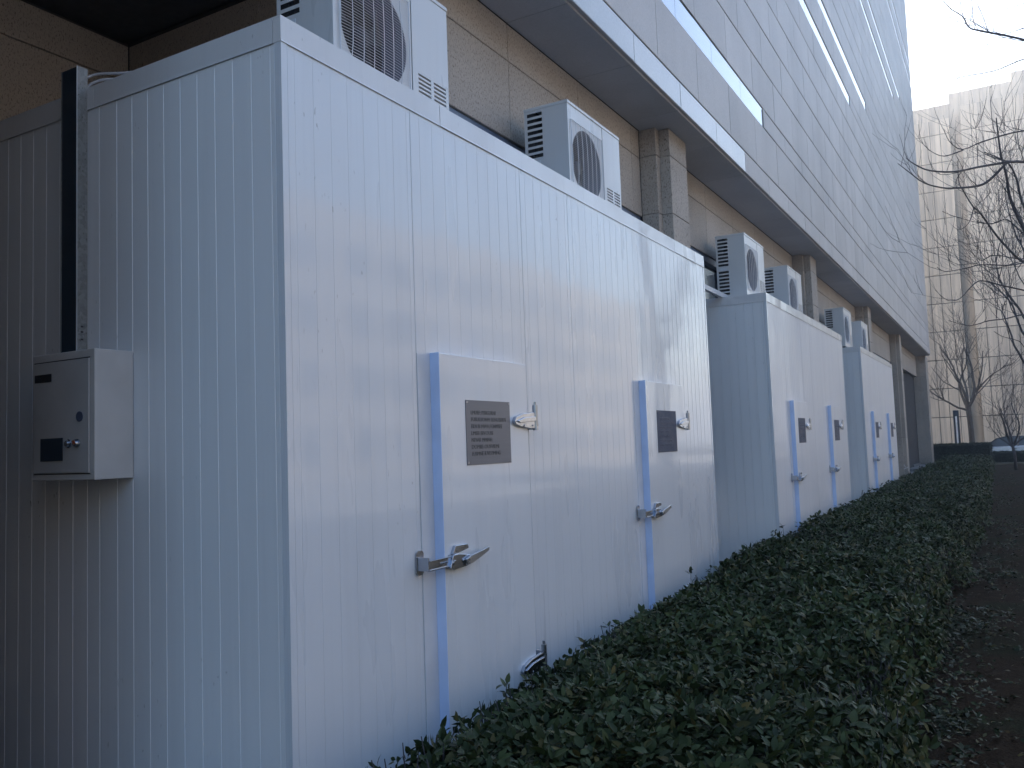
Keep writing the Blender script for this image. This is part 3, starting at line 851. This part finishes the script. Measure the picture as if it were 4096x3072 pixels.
for ya, yb, dens, size, per, det in ((.9, 4.2, 760, .050, 7, 1), (4.2, 8, 560, .050, 7, 1), (8, 15, 330, .052, 6, 0), (15, 26, 170, .062, 6, 0), (26, 42.6, 90, .080, 6, 0)):
    n = int(dens * (yb-ya) * 1.75)
    y = rng.uniform(ya, yb, n); a = xl(y); b = xr(y); u = rng.uniform(0, 1, n); x = a + (b-a)*u
    z = H0 + undul(x, y) + rng.normal(0, .022, n)
    # rounded shoulders; a deeper dark gap near the camera
    e = np.minimum(x - a, b - x); z -= .12*np.exp(-np.clip(b-x, 0, 9)/.10) + (.05 + np.interp(y,[2.2,3.35,3.5,4.2,4.6,5.2,6.0,6.6],[.2,.2,.08,.11,.18,.2,.11,.0]))*np.exp(-np.clip(x-a, 0, 9)/np.where(y<6.5,.16,.06))
    P = np.stack([x, y, z], 1); nx = np.where(x-a < .12, -.5, 0) + np.where(b-x < .15, .8, 0)
    Nn = np.stack([nx + rng.normal(0,.25,n), rng.normal(0,.25,n) - .1, np.ones(n)], 1); Nn /= np.linalg.norm(Nn, axis=1)[:, None]
    VT.append(leaves(P, Nn, size, .05, per, det))
    # second, lower layer
    n2 = int(n*.45); P2 = P[:n2] - np.array([0,0,.07]) + rng.normal(0, .02, (n2,3)); VT.append(leaves(P2, Nn[:n2], size, .05, per, 0))
    # both flanks
    for side in (0, 1):
        n3 = int(dens * (yb-ya) * (.30 if side else .30)); y = rng.uniform(ya, yb, n3); z = rng.uniform(.03, .36, n3)
        x = (xr(y) + .05*np.sin(z*9)) if side else (xl(y)); x = x + rng.normal(0, .025, n3)
        sg = 1 if side else -1
        Nn3 = np.stack([sg*np.ones(n3), rng.normal(-.15,.3,n3), rng.uniform(0,.8,n3)], 1); Nn3 /= np.linalg.norm(Nn3, axis=1)[:, None]
        VT.append(leaves(np.stack([x,y,z],1), Nn3, size, .05, max(4, per-1), det))
# shoots standing proud at the wall side and here and there
ns = 150; y = np.concatenate([rng.uniform(2.3, 9, 60), rng.uniform(9, 25, 90)]); x = xl(y) + rng.uniform(-.03, .25, ns); z = H0 - np.interp(y,[2.2,3.35,3.6,5,6.5],[.17,.17,.05,.12,0]) + rng.uniform(-.02, .085, ns)
VT.append(leaves(np.stack([x,y,z],1), np.tile([[0,0,1.]], (ns,1)), .055, .06, 6, 1))
shoot_pts = np.stack([x,y,z],1)
tag(link('foliage', fast_mesh('foliage', VT, LEAF), hd, (1.4, -2, 0)), kind='stuff')
tw = MB()
for p in shoot_pts: tw.tube([(p[0]+random.uniform(-.02,.02), p[1], p[2]-.16), tuple(p)], [.0035, .0018], 4, cap=False)
for k in range(1400):
    y = 1 + 14*random.random()**1.6; x = random.uniform(float(xl(y))+.03, float(xr(y))-.03)
    dx, dy = random.gauss(0,.07), random.gauss(0,.07)
    tw.tube([(x, y, .0), (x+dx*.4, y+dy*.4, .22), (x+dx, y+dy, H0-.03)], [.006, .004, .002], 4, cap=False)
tag(tw.build('stems', BARK, hd, (1.4, -2, 0)), kind='stuff')
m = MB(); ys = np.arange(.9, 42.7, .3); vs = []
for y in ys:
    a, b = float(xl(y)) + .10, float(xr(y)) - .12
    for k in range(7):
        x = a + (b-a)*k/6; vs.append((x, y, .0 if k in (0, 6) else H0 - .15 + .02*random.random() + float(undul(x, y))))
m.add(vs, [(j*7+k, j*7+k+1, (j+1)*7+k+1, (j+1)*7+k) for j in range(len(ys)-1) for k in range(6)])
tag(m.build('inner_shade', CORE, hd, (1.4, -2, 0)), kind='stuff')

def box_hedge(name, x0, x1, y0, y1, h, label, dens=420):
    r = empty(name, (x0, y0, 0)); tag(r, label, 'hedge')
    VT = []
    for area, fn, nrm in (((x1-x0)*(y1-y0), lambda n: (rng.uniform(x0,x1,n), rng.uniform(y0,y1,n), np.full(n,h)), (0,0,1)),
                          ((x1-x0)*h, lambda n: (rng.uniform(x0,x1,n), np.full(n,y0), rng.uniform(0,h,n)), (0,-1,.2)),
                          ((y1-y0)*h, lambda n: (np.full(n,x1), rng.uniform(y0,y1,n), rng.uniform(0,h,n)), (1,0,.2)),
                          ((y1-y0)*h, lambda n: (np.full(n,x0), rng.uniform(y0,y1,n), rng.uniform(0,h,n)), (-1,0,.2))):
        n = int(dens*area); P = np.stack(fn(n), 1) + rng.normal(0, .02, (n,3)); Nn = np.tile(np.array([nrm], float), (n,1)) + rng.normal(0,.3,(n,3)); Nn /= np.linalg.norm(Nn,axis=1)[:,None]
        VT.append(leaves(P, Nn, .045, .04, 4, 0))
    tag(link('foliage', fast_mesh('foliage', VT, LEAF2), r, (-x0, -y0, 0)), kind='stuff')
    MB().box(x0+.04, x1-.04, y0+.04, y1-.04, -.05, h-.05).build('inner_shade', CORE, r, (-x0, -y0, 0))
box_hedge('clipped_hedge', -2.92, -.60, 43.3, 45.6, .92, 'square clipped dark hedge across the far end of the long low hedge')
box_hedge('clipped_hedge', -.52, 3.2, 44.5, 45.7, .50, 'lower clipped dark hedge in front of the parked car')
tag(MB().box(-.58, 6, 42.9, 43.3, -.05, .07).build('kerb', plain('kerb_concrete', (.16,.14,.10), .9)), kind='structure')

# low weeds and fallen leaves on the soil
VT = []
for cx, cy, rx, ry, n in ((-.42, 5.2, .25, 1.3, 300), (-.38, 7.6, .3, .9, 230), (-.3, 10.6, .25, 1.0, 160), (-.12, 15.5, .3, 1.1, 140), (-.2, 13, .3, .6, 70), (-.1, 21, .3, 2, 120), (-.45, 3.6, .15, 1.0, 120), (.1, 30, .4, 3, 120)):
    P = np.stack([rng.normal(cx, rx*.6, n), rng.normal(cy, ry*.6, n), np.abs(rng.normal(.02, .035, n))], 1)
    VT.append(leaves(P, np.tile([[0,0,1.]], (n,1)), .04, .01, 5, 0, .5))
n = 5000; P = np.stack([rng.uniform(-.7, 3, n), 2 + 30*rng.uniform(0,1,n)**1.4, np.full(n,.008)], 1)
VT.append(leaves(P, np.tile([[0,0,1.]], (n,1)), .022, .005, 3, 0, .8))
tag(link('ground_weeds', fast_mesh('ground_weeds', VT, WEED)), kind='stuff')
n = 1300; P = np.stack([rng.uniform(-.75, 2.5, n), 2 + 28*rng.uniform(0,1,n)**1.5, np.full(n,.012)], 1)
tag(link('fallen_leaves', fast_mesh('fallen_leaves', [leaves(P, np.tile([[0,0,1.]], (n,1)), .034, .0, 1, 0, .25)], LITTER)), kind='stuff')

# ------------------------------------------------------------------ trees
def grow(mb, p, d, length, r0, depth, rnd, upb=.12, twmb=None, wig=.16, nchild=(2,4), minr=.004):
    n = max(4, int(length / .22)); pts = [Vector(p)]; d = Vector(d).normalized(); rad = [r0]
    for i in range(n):
        d = (d + Vector((rnd.gauss(0, wig), rnd.gauss(0, wig), rnd.gauss(0, wig*.7) + upb))).normalized()
        pts.append(pts[-1] + d * length / n); rad.append(r0 * (1 - .62*(i+1)/n))
    (mb if r0 > .016 else twmb).tube(pts, rad, 6 if r0 > .03 else (4 if r0 > .012 else 3), cap=False)
    if depth == 0: return
    for k in range(rnd.randint(*nchild) + (1 if depth > 1 else 2)):
        i = rnd.randint(max(1, n//4), n); q = pts[i]; t = (pts[i] - pts[i-1]).normalized()
        s = t.orthogonal().normalized(); s.rotate(Matrix.Rotation(rnd.uniform(0, 6.28), 3, t))
        nd = (t * rnd.uniform(.6, 1.0) + s * rnd.uniform(.45, .95) + Vector((0,0,upb*2))).normalized()
        grow(mb, q, nd, length * rnd.uniform(.5, .78), max(minr, rad[i] * rnd.uniform(.5, .72)), depth - 1, rnd, upb, twmb, wig, nchild, minr)
def bare_tree(name, base, label, cat, group, trunk_pts, trunk_r, limbs, depth, seed, lime=None, minr=.004, upb=.12, mat=BARK):
    rnd = random.Random(seed); r = empty(name, base); tag(r, label, cat, group)
    MB().tube(trunk_pts, trunk_r, 10).build('trunk', mat, r, smooth=True)
    tw = MB()
    for (p, d, l, r0) in limbs:
        mb = MB(); grow(mb, p, d, l, r0, depth, rnd, upb, tw, minr=minr)
        mb.build('limb', mat, r, smooth=True)
    tag(tw.build('twigs', mat, r), kind='stuff')
    if lime: MB().tube([trunk_pts[0], (trunk_pts[0][0], trunk_pts[0][1], lime)], [trunk_r[0]*1.12, trunk_r[0]*1.05], 10).build('painted_base', LIME, r)
    return r
# tree before the beige building
bare_tree('bare_tree', (-1.40, 46.0, -.1), 'bare spreading tree with forked trunk before the beige building, beside the light post', 'tree', 'bare trees',
    [(0,0,0), (.02,.0,1.0), (.0,.02,2.0), (-.05,.05,2.75), (-.1,.05,3.1)], [.15, .125, .115, .115, .07],
    [((-.05,0,2.55), (-1.2,.2,.55), 2.7, .055), ((-.05,0,2.7), (-.7,.3,.9), 3.0, .065), ((-.03,0,2.9), (-.25,-.3,1.2), 3.0, .075), ((0,0,2.8), (.55,.2,1.1), 3.1, .075), ((0,.05,2.7), (.9,-.2,1.3), 2.8, .05), ((-.05,.05,3.0), (.1,.5,1.3), 2.8, .06)],
    3, 5, lime=.95, minr=.006, mat=BARK2)
bare_tree('bare_tree', (.26, 37.2, 0), 'small bare bushy tree before the parked car, near the right edge', 'tree', 'bare trees',
    [(0,0,0), (0,0,.5), (-.05,0,.95)], [.06, .05, .05],
    [((-.03,0,.85), (-.5,0,1.0), 1.5, .035), ((-.03,0,.9), (-.2,.3,1.2), 1.6, .035), ((-.02,0,.9), (.4,0,1.2), 1.7, .04), ((0,0,.9), (.9,.2,1.1), 1.6, .035), ((-.03,0,.8), (-.8,-.2,.9), 1.3, .025)],
    3, 9, minr=.004, mat=BARK)
bare_tree('bare_tree', (.95, 25.6, 0), 'tall finely twigged bare tree at the right edge, its crown before the beige building', 'tree', 'bare trees',
    [(0,0,0), (.02,0,1.5), (-.02,.05,3.0), (-.12,0,4.6), (-.2,.1,6.0)], [.11, .10, .085, .065, .045],
    [((0,0,2.4), (-.7,-.2,.9), 2.6, .036), ((-.02,.05,3.0), (-.6,.4,1.0), 2.8, .038), ((0,0,3.2), (.8,0,1.0), 2.8, .036), ((-.08,0,4.0), (-.7,-.3,.9), 2.6, .032), ((-.1,0,4.6), (.5,.3,1.2), 2.6, .032), ((-.15,.05,5.2), (-.55,.1,1.1), 2.4, .028), ((-.2,.1,5.9), (-.1,-.2,1.2), 2.4, .028), ((-.1,0,4.4), (-.2,-.8,1.0), 2.4, .028)],
    3, 21, minr=.005, mat=BARK)
# big tree whose trunk stands just outside the frame
LIMBS = [
(0.045, [[1.16, 15.19, 7.22], [0.82, 14.88, 7.28], [0.64, 14.65, 7.3], [0.41, 14.41, 7.33], [0.18, 14.16, 7.34], [0.05, 13.97, 7.33], [-0.06, 13.79, 7.33], [-0.13, 13.62, 7.44], [-0.26, 13.43, 7.5], [-0.31, 13.28, 7.52], [-0.36, 13.14, 7.54]]),
(0.03, [[0.95, 15.03, 7.64], [0.65, 14.68, 7.49], [0.38, 14.35, 7.34], [0.18, 14.05, 7.29]]),
(0.02, [[1.23, 15.71, 8.36], [0.69, 15.08, 8.04], [0.37, 14.57, 7.78], [0.14, 14.12, 7.53], [-0.06, 13.68, 7.29]]),
(0.014, [[0.18, 14.05, 7.29], [0.12, 13.99, 7.55], [0.07, 13.95, 7.7], [0.05, 13.92, 7.84]]),
(0.012, [[0.89, 14.48, 6.97], [0.61, 14.23, 7.01], [0.32, 13.97, 7.02], [0.18, 13.81, 6.99], [0.1, 13.67, 7.06]]),
(0.03, [[1.02, 15.11, 7.21], [0.62, 14.7, 7.03], [0.46, 14.43, 6.9], [0.2, 14.11, 6.73], [-0.21, 13.69, 6.59], [-0.3, 13.46, 6.45], [-0.4, 13.22, 6.31]]),
(0.038, [[1.05, 15.22, 6.11], [0.55, 14.71, 5.95], [0.35, 14.38, 5.85], [-0.02, 13.95, 5.67], [-0.26, 13.6, 5.51], [-0.4, 13.28, 5.56], [-0.45, 13.02, 5.66]]),
(0.018, [[-0.25, 13.6, 5.5], [-0.47, 13.15, 5.33], [-0.61, 12.95, 5.36], [-0.69, 12.78, 5.42]]),
(0.016, [[0.55, 14.94, 6.02], [0.24, 14.66, 5.97], [0.05, 14.43, 5.96]]),
(0.055, [[1.1, 15.3, 5.42], [0.51, 14.67, 5.47], [0.27, 14.24, 5.39], [-0.08, 13.75, 5.26], [-0.36, 13.31, 5.13], [-0.65, 12.85, 5.08], [-0.8, 12.47, 5.09], [-0.88, 12.13, 5.1]]),
(0.04, [[0.28, 14.5, 5.45], [0.06, 14.2, 5.17], [-0.1, 13.83, 5.01], [-0.37, 13.39, 4.92], [-0.53, 13.01, 4.86], [-0.72, 12.6, 4.86], [-0.85, 12.22, 4.92], [-0.96, 11.86, 4.97]]),
(0.012, [[-0.08, 13.75, 5.26], [-0.48, 13.65, 5.2], [-0.63, 13.49, 5.24], [-0.67, 13.38, 5.36]]),
(0.010, [[-0.71, 12.57, 4.86], [-0.76, 12.38, 4.9], [-0.77, 12.32, 4.95]]),
(0.012, [[-0.29, 13.41, 5.14], [-0.37, 13.72, 5.10], [-0.35, 13.9, 5.02], [-0.17, 14.16, 4.96]]),
(0.05, [[0.67, 16.33, 4.05], [0.42, 16.0, 4.22], [0.31, 15.75, 4.3], [0.09, 15.44, 4.58], [-0.11, 15.12, 4.91], [-0.19, 14.9, 4.96], [-0.3, 14.64, 5.16], [-0.35, 14.43, 5.27], [-0.34, 14.24, 5.54]]),
(0.085, [[0.83, 17.01, 3.9], [0.67, 16.73, 4.42], [0.53, 16.48, 4.76], [0.41, 16.24, 5.03], [0.32, 16.02, 5.32], [0.3, 15.85, 5.58], [0.24, 15.64, 5.91], [0.22, 15.46, 6.2], [0.21, 15.29, 6.41]]),
(0.07, [[0.94, 17.59, 4.54], [0.69, 17.22, 5.07], [0.52, 16.9, 5.36], [0.45, 16.64, 5.75], [0.35, 16.37, 5.94], [0.19, 16.08, 6.0], [0.01, 15.78, 6.04]]),
(0.014, [[-0.1, 15.1, 4.88], [-0.18, 14.51, 4.84], [0.03, 14.5, 5.03], [0.03, 14.37, 5.17]]),
(0.014, [[-0.19, 14.9, 4.94], [-0.26, 14.44, 4.63], [-0.38, 14.23, 4.5], [-0.46, 14.03, 4.52]]),
(0.025, [[0.69, 16.32, 4.34], [0.42, 15.98, 4.25], [0.14, 15.63, 4.28], [-0.01, 15.34, 4.25], [-0.14, 15.09, 4.15], [-0.23, 14.84, 4.21], [-0.29, 14.61, 4.27]]),
(0.022, [[0.68, 16.33, 4.16], [0.39, 15.92, 4.2], [0.06, 15.52, 4.07], [-0.21, 15.13, 4.12], [-0.5, 14.74, 4.07], [-0.56, 14.47, 4.13]]),
(0.024, [[0.46, 16.16, 4.71], [0.26, 15.83, 4.89], [0.04, 15.52, 4.79], [-0.1, 15.25, 4.77], [-0.25, 14.97, 4.77], [-0.5, 14.63, 4.83], [-0.6, 14.38, 4.85]]),
(0.014, [[0.41, 16.1, 5.0], [0.11, 15.64, 4.82], [-0.1, 15.21, 4.77], [-0.24, 14.84, 4.67]]),
(0.03, [[0.75, 14.65, 3.97], [0.4, 14.26, 3.9], [0.2, 13.96, 3.84], [-0.13, 13.58, 3.83], [-0.31, 13.3, 3.76], [-0.55, 12.97, 3.69], [-0.64, 12.72, 3.72]]),
(0.03, [[0.71, 14.67, 3.41], [0.37, 14.31, 3.51], [0.06, 13.96, 3.58], [-0.14, 13.68, 3.62], [-0.25, 13.45, 3.54], [-0.41, 13.22, 3.34], [-0.53, 12.99, 3.29], [-0.58, 12.79, 3.3]]),
(0.028, [[0.72, 15.28, 3.14], [0.36, 14.88, 3.22], [0.12, 14.55, 3.15], [-0.09, 14.24, 3.11], [-0.26, 13.96, 3.04], [-0.37, 13.71, 3.01], [-0.58, 13.39, 3.07]]),
(0.012, [[0.0, 14.37, 3.15], [0.06, 14.4, 3.6], [0.09, 14.41, 3.71]]),
(0.022, [[0.65, 15.32, 2.16], [0.33, 14.92, 2.75], [0.24, 14.68, 2.83], [0.06, 14.41, 2.88], [-0.04, 14.17, 2.94]]),
(0.014, [[0.5, 15.17, 2.94], [0.33, 14.94, 2.69], [0.16, 14.7, 2.49], [0.04, 14.49, 2.45]]),
]
TB = Vector((1.7, 17.9, 0))
bt = empty('bare_tree', TB); tag(bt, 'large bare tree reaching dark upcurved branches in from the right edge', 'tree', 'bare trees')
trunk = [Vector(p) for p in ((1.7,17.9,0), (1.62,17.8,1.2), (1.5,17.5,2.6), (1.45,17.2,4.0), (1.5,16.8,5.6), (1.6,16.3,7.2), (1.6,16.0,9.0))]
MB().tube([p - TB for p in trunk], [.24, .2, .18, .15, .12, .09, .05], 10).build('trunk', BARK, bt, smooth=True)
tw = MB(); rnd = random.Random(3)
def cr(P, k=3):
    sm = []
    for i in range(len(P)-1):
        a, b, c, d = P[max(i-1,0)], P[i], P[i+1], P[min(i+2, len(P)-1)]
        for t in [j/k for j in range(k)]: sm.append(.5*((2*b) + (-a+c)*t + (2*a-5*b+4*c-d)*t*t + (-a+3*b-3*c+d)*t**3))
    return sm + [P[-1]]
for r0_, pts in LIMBS:
    P = [Vector(p) for p in pts]
    if P[0].x > .4:   # reach back to the trunk
        q = min((a.lerp(b, t) for a, b in zip(trunk[:-1], trunk[1:]) for t in (0,.25,.5,.75)), key=lambda q: abs(q.z - (P[0].z - .7)))
        P = [q, q.lerp(P[0], .5) + Vector((0,0,-.08))] + P
    sm = cr(P); n = len(sm); rad = [max(.0035, r0_*(1.05 - .85*i/(n-1))*.50) for i in range(n)]
    MB().tube([p - TB for p in sm], rad, 6, cap=False).build('limb', BARK, bt, smooth=True)
    for i in range(4, n-1):
        if rnd.random() < (.34 if r0_ > .02 else .2):
            t = (sm[i+1]-sm[i]).normalized()
            s = Vector((rnd.gauss(0,1), rnd.gauss(0,1), abs(rnd.gauss(.6,.6)))).normalized()
            d = (t*.8 + s*.8).normalized(); l = rnd.uniform(.2, .75) * (.6 + r0_*12)
            grow(tw, sm[i] - TB, d, l, max(.004, rad[i]*.4), 1 if l > .5 else 0, rnd, .14, tw, .12, (0,2), .003)
tag(tw.build('twigs', BARK, bt), kind='stuff')

# ------------------------------------------------------------------ light post
lp = empty('light_post', (-1.97, 45.9, 0)); tag(lp, 'dark square light post with a tall white diffuser panel behind the clipped hedge', 'light post')
MB().box(-.12, .12, -.10, .10, 0, 2.5).build('post', LAMPD, lp, bevel=.008)
MB().box(-.035, .04, -.108, -.1005, .28, 2.22).build('diffuser', OPAL, lp, bevel=.01)

# ------------------------------------------------------------------ parked car
car = empty('parked_car', (-2.15, 50.9, -.292)); tag(car, 'parked pale silver car with a dark roof, half hidden behind the low hedge', 'car')
def loft(mb, secs):
    n = len(secs[0]); o = len(mb.v)
    for s in secs: mb.v += [tuple(p) for p in s]
    for j in range(len(secs)-1):
        for k in range(n): mb.f.append((o+j*n+k, o+j*n+(k+1) % n, o+(j+1)*n+(k+1) % n, o+(j+1)*n+k))
    mb.f.append(tuple(o+k for k in range(n))[::-1]); mb.f.append(tuple(o+(len(secs)-1)*n+k for k in range(n)))
prof = [(0, .52, .66), (.08, .30, .72), (.55, .22, .84), (1.25, .22, .93), (2.2, .22, .95), (3.3, .22, .97), (4.1, .24, 1.0), (4.55, .30, .98), (4.7, .5, .90)]
m = MB(); secs = []
for x, zb, zt in prof:
    e = .08 if 0 < x < 4.6 else .16
    w_ = .88 - e*(1 if x in (0, 4.7) else 0)
    secs.append([(x, .9-w_, zb+.05), (x, .9-w_+.05, zb), (x, .9+w_-.05, zb), (x, .9+w_, zb+.05), (x, .9+w_, zb+(zt-zb)*.6), (x, .9+w_-.03, zt-.06), (x, .9+w_-.12, zt), (x, .9-w_+.12, zt), (x, .9-w_+.03, zt-.06), (x, .9-w_, zb+(zt-zb)*.6)])
loft(m, secs); m.build('body', CARW, car, smooth=False, bevel=.02)
m = MB(); secs = []
for x, zt, w_ in ((1.22, .93, .74), (1.75, 1.34, .62), (2.25, 1.43, .60), (3.0, 1.43, .60), (3.6, 1.33, .61), (4.2, 1.0, .72)):
    secs.append([(x, .9-.77, .93), (x, .9+.77, .93), (x, .9+w_, zt), (x, .9-w_, zt)])
loft(m, secs); m.build('cabin_glass', CARG, car)
m = MB(); secs = []
for x, zt, w_ in ((1.70, 1.315, .64), (2.25, 1.44, .62), (3.0, 1.44, .62), (3.62, 1.34, .63)):
    secs.append([(x, .9-w_, zt-.035), (x, .9+w_, zt-.035), (x, .9+w_-.05, zt+.015), (x, .9-w_+.05, zt+.015)])
loft(m, secs); m.build('roof', CARD, car, bevel=.01)
m = MB()
for s in (-1, 1):
    m.tube([(1.20, .9+s*.76, .95), (1.72, .9+s*.645, 1.335), (2.2, .9+s*.615, 1.44)], .022, 5)
    m.tube([(3.62, .9+s*.63, 1.36), (4.2, .9+s*.73, 1.0)], .03, 5)
    m.tube([(2.68, .9+s*.775, .94), (2.72, .9+s*.61, 1.42)], .03, 5)
    m.tube([(3.58, .9+s*.775, .95), (3.50, .9+s*.62, 1.38)], .025, 5)
m.build('pillars', CARD, car)
for s in (0, 1): MB().box(1.42, 1.58, -.12 if s == 0 else 1.72, .08 if s == 0 else 1.92, .95, 1.07).build('mirror', BLACKP, car, bevel=.02)
for s in (.015, 1.78):
    for x in (2.45, 3.35): MB().box(x, x+.16, s-.02, s+.02, .80, .83).build('door_handle', CHROME, car, bevel=.005)
for x in (.85, 3.75):
    for y in (.03, 1.57):
        wh = MB().cyl((x, y, .32), (0,1,0), .32, .2, 24).build('wheel', TYRE, car)
        MB().cyl((x, y-.005, .32), (0,1,0), .2, .21, 16).build('rim', SATIN, wh)
MB().box(-.01, .06, .25, .6, .58, .68).build('headlight', OPAL, car, bevel=.01); MB().box(-.01, .06, 1.2, 1.55, .58, .68).build('headlight', OPAL, car, bevel=.01)

# ------------------------------------------------------------------ haze
hz = MB().box(-640, 640, -440, 1540, -1.4, 34).build('haze', None); tag(hz, kind='stuff')
hm = bpy.data.materials.new('haze'); hm.use_nodes = True; ht = hm.node_tree; ht.nodes.clear()
pv = ht.nodes.new('ShaderNodeVolumePrincipled'); pv.inputs['Density'].default_value = .0034; pv.inputs['Anisotropy'].default_value = .68
pv.inputs['Color'].default_value = (.94, .95, 1, 1)
ho = ht.nodes.new('ShaderNodeOutputMaterial'); ht.links.new(pv.outputs[0], ho.inputs['Volume'])
hz.data.materials.append(hm)
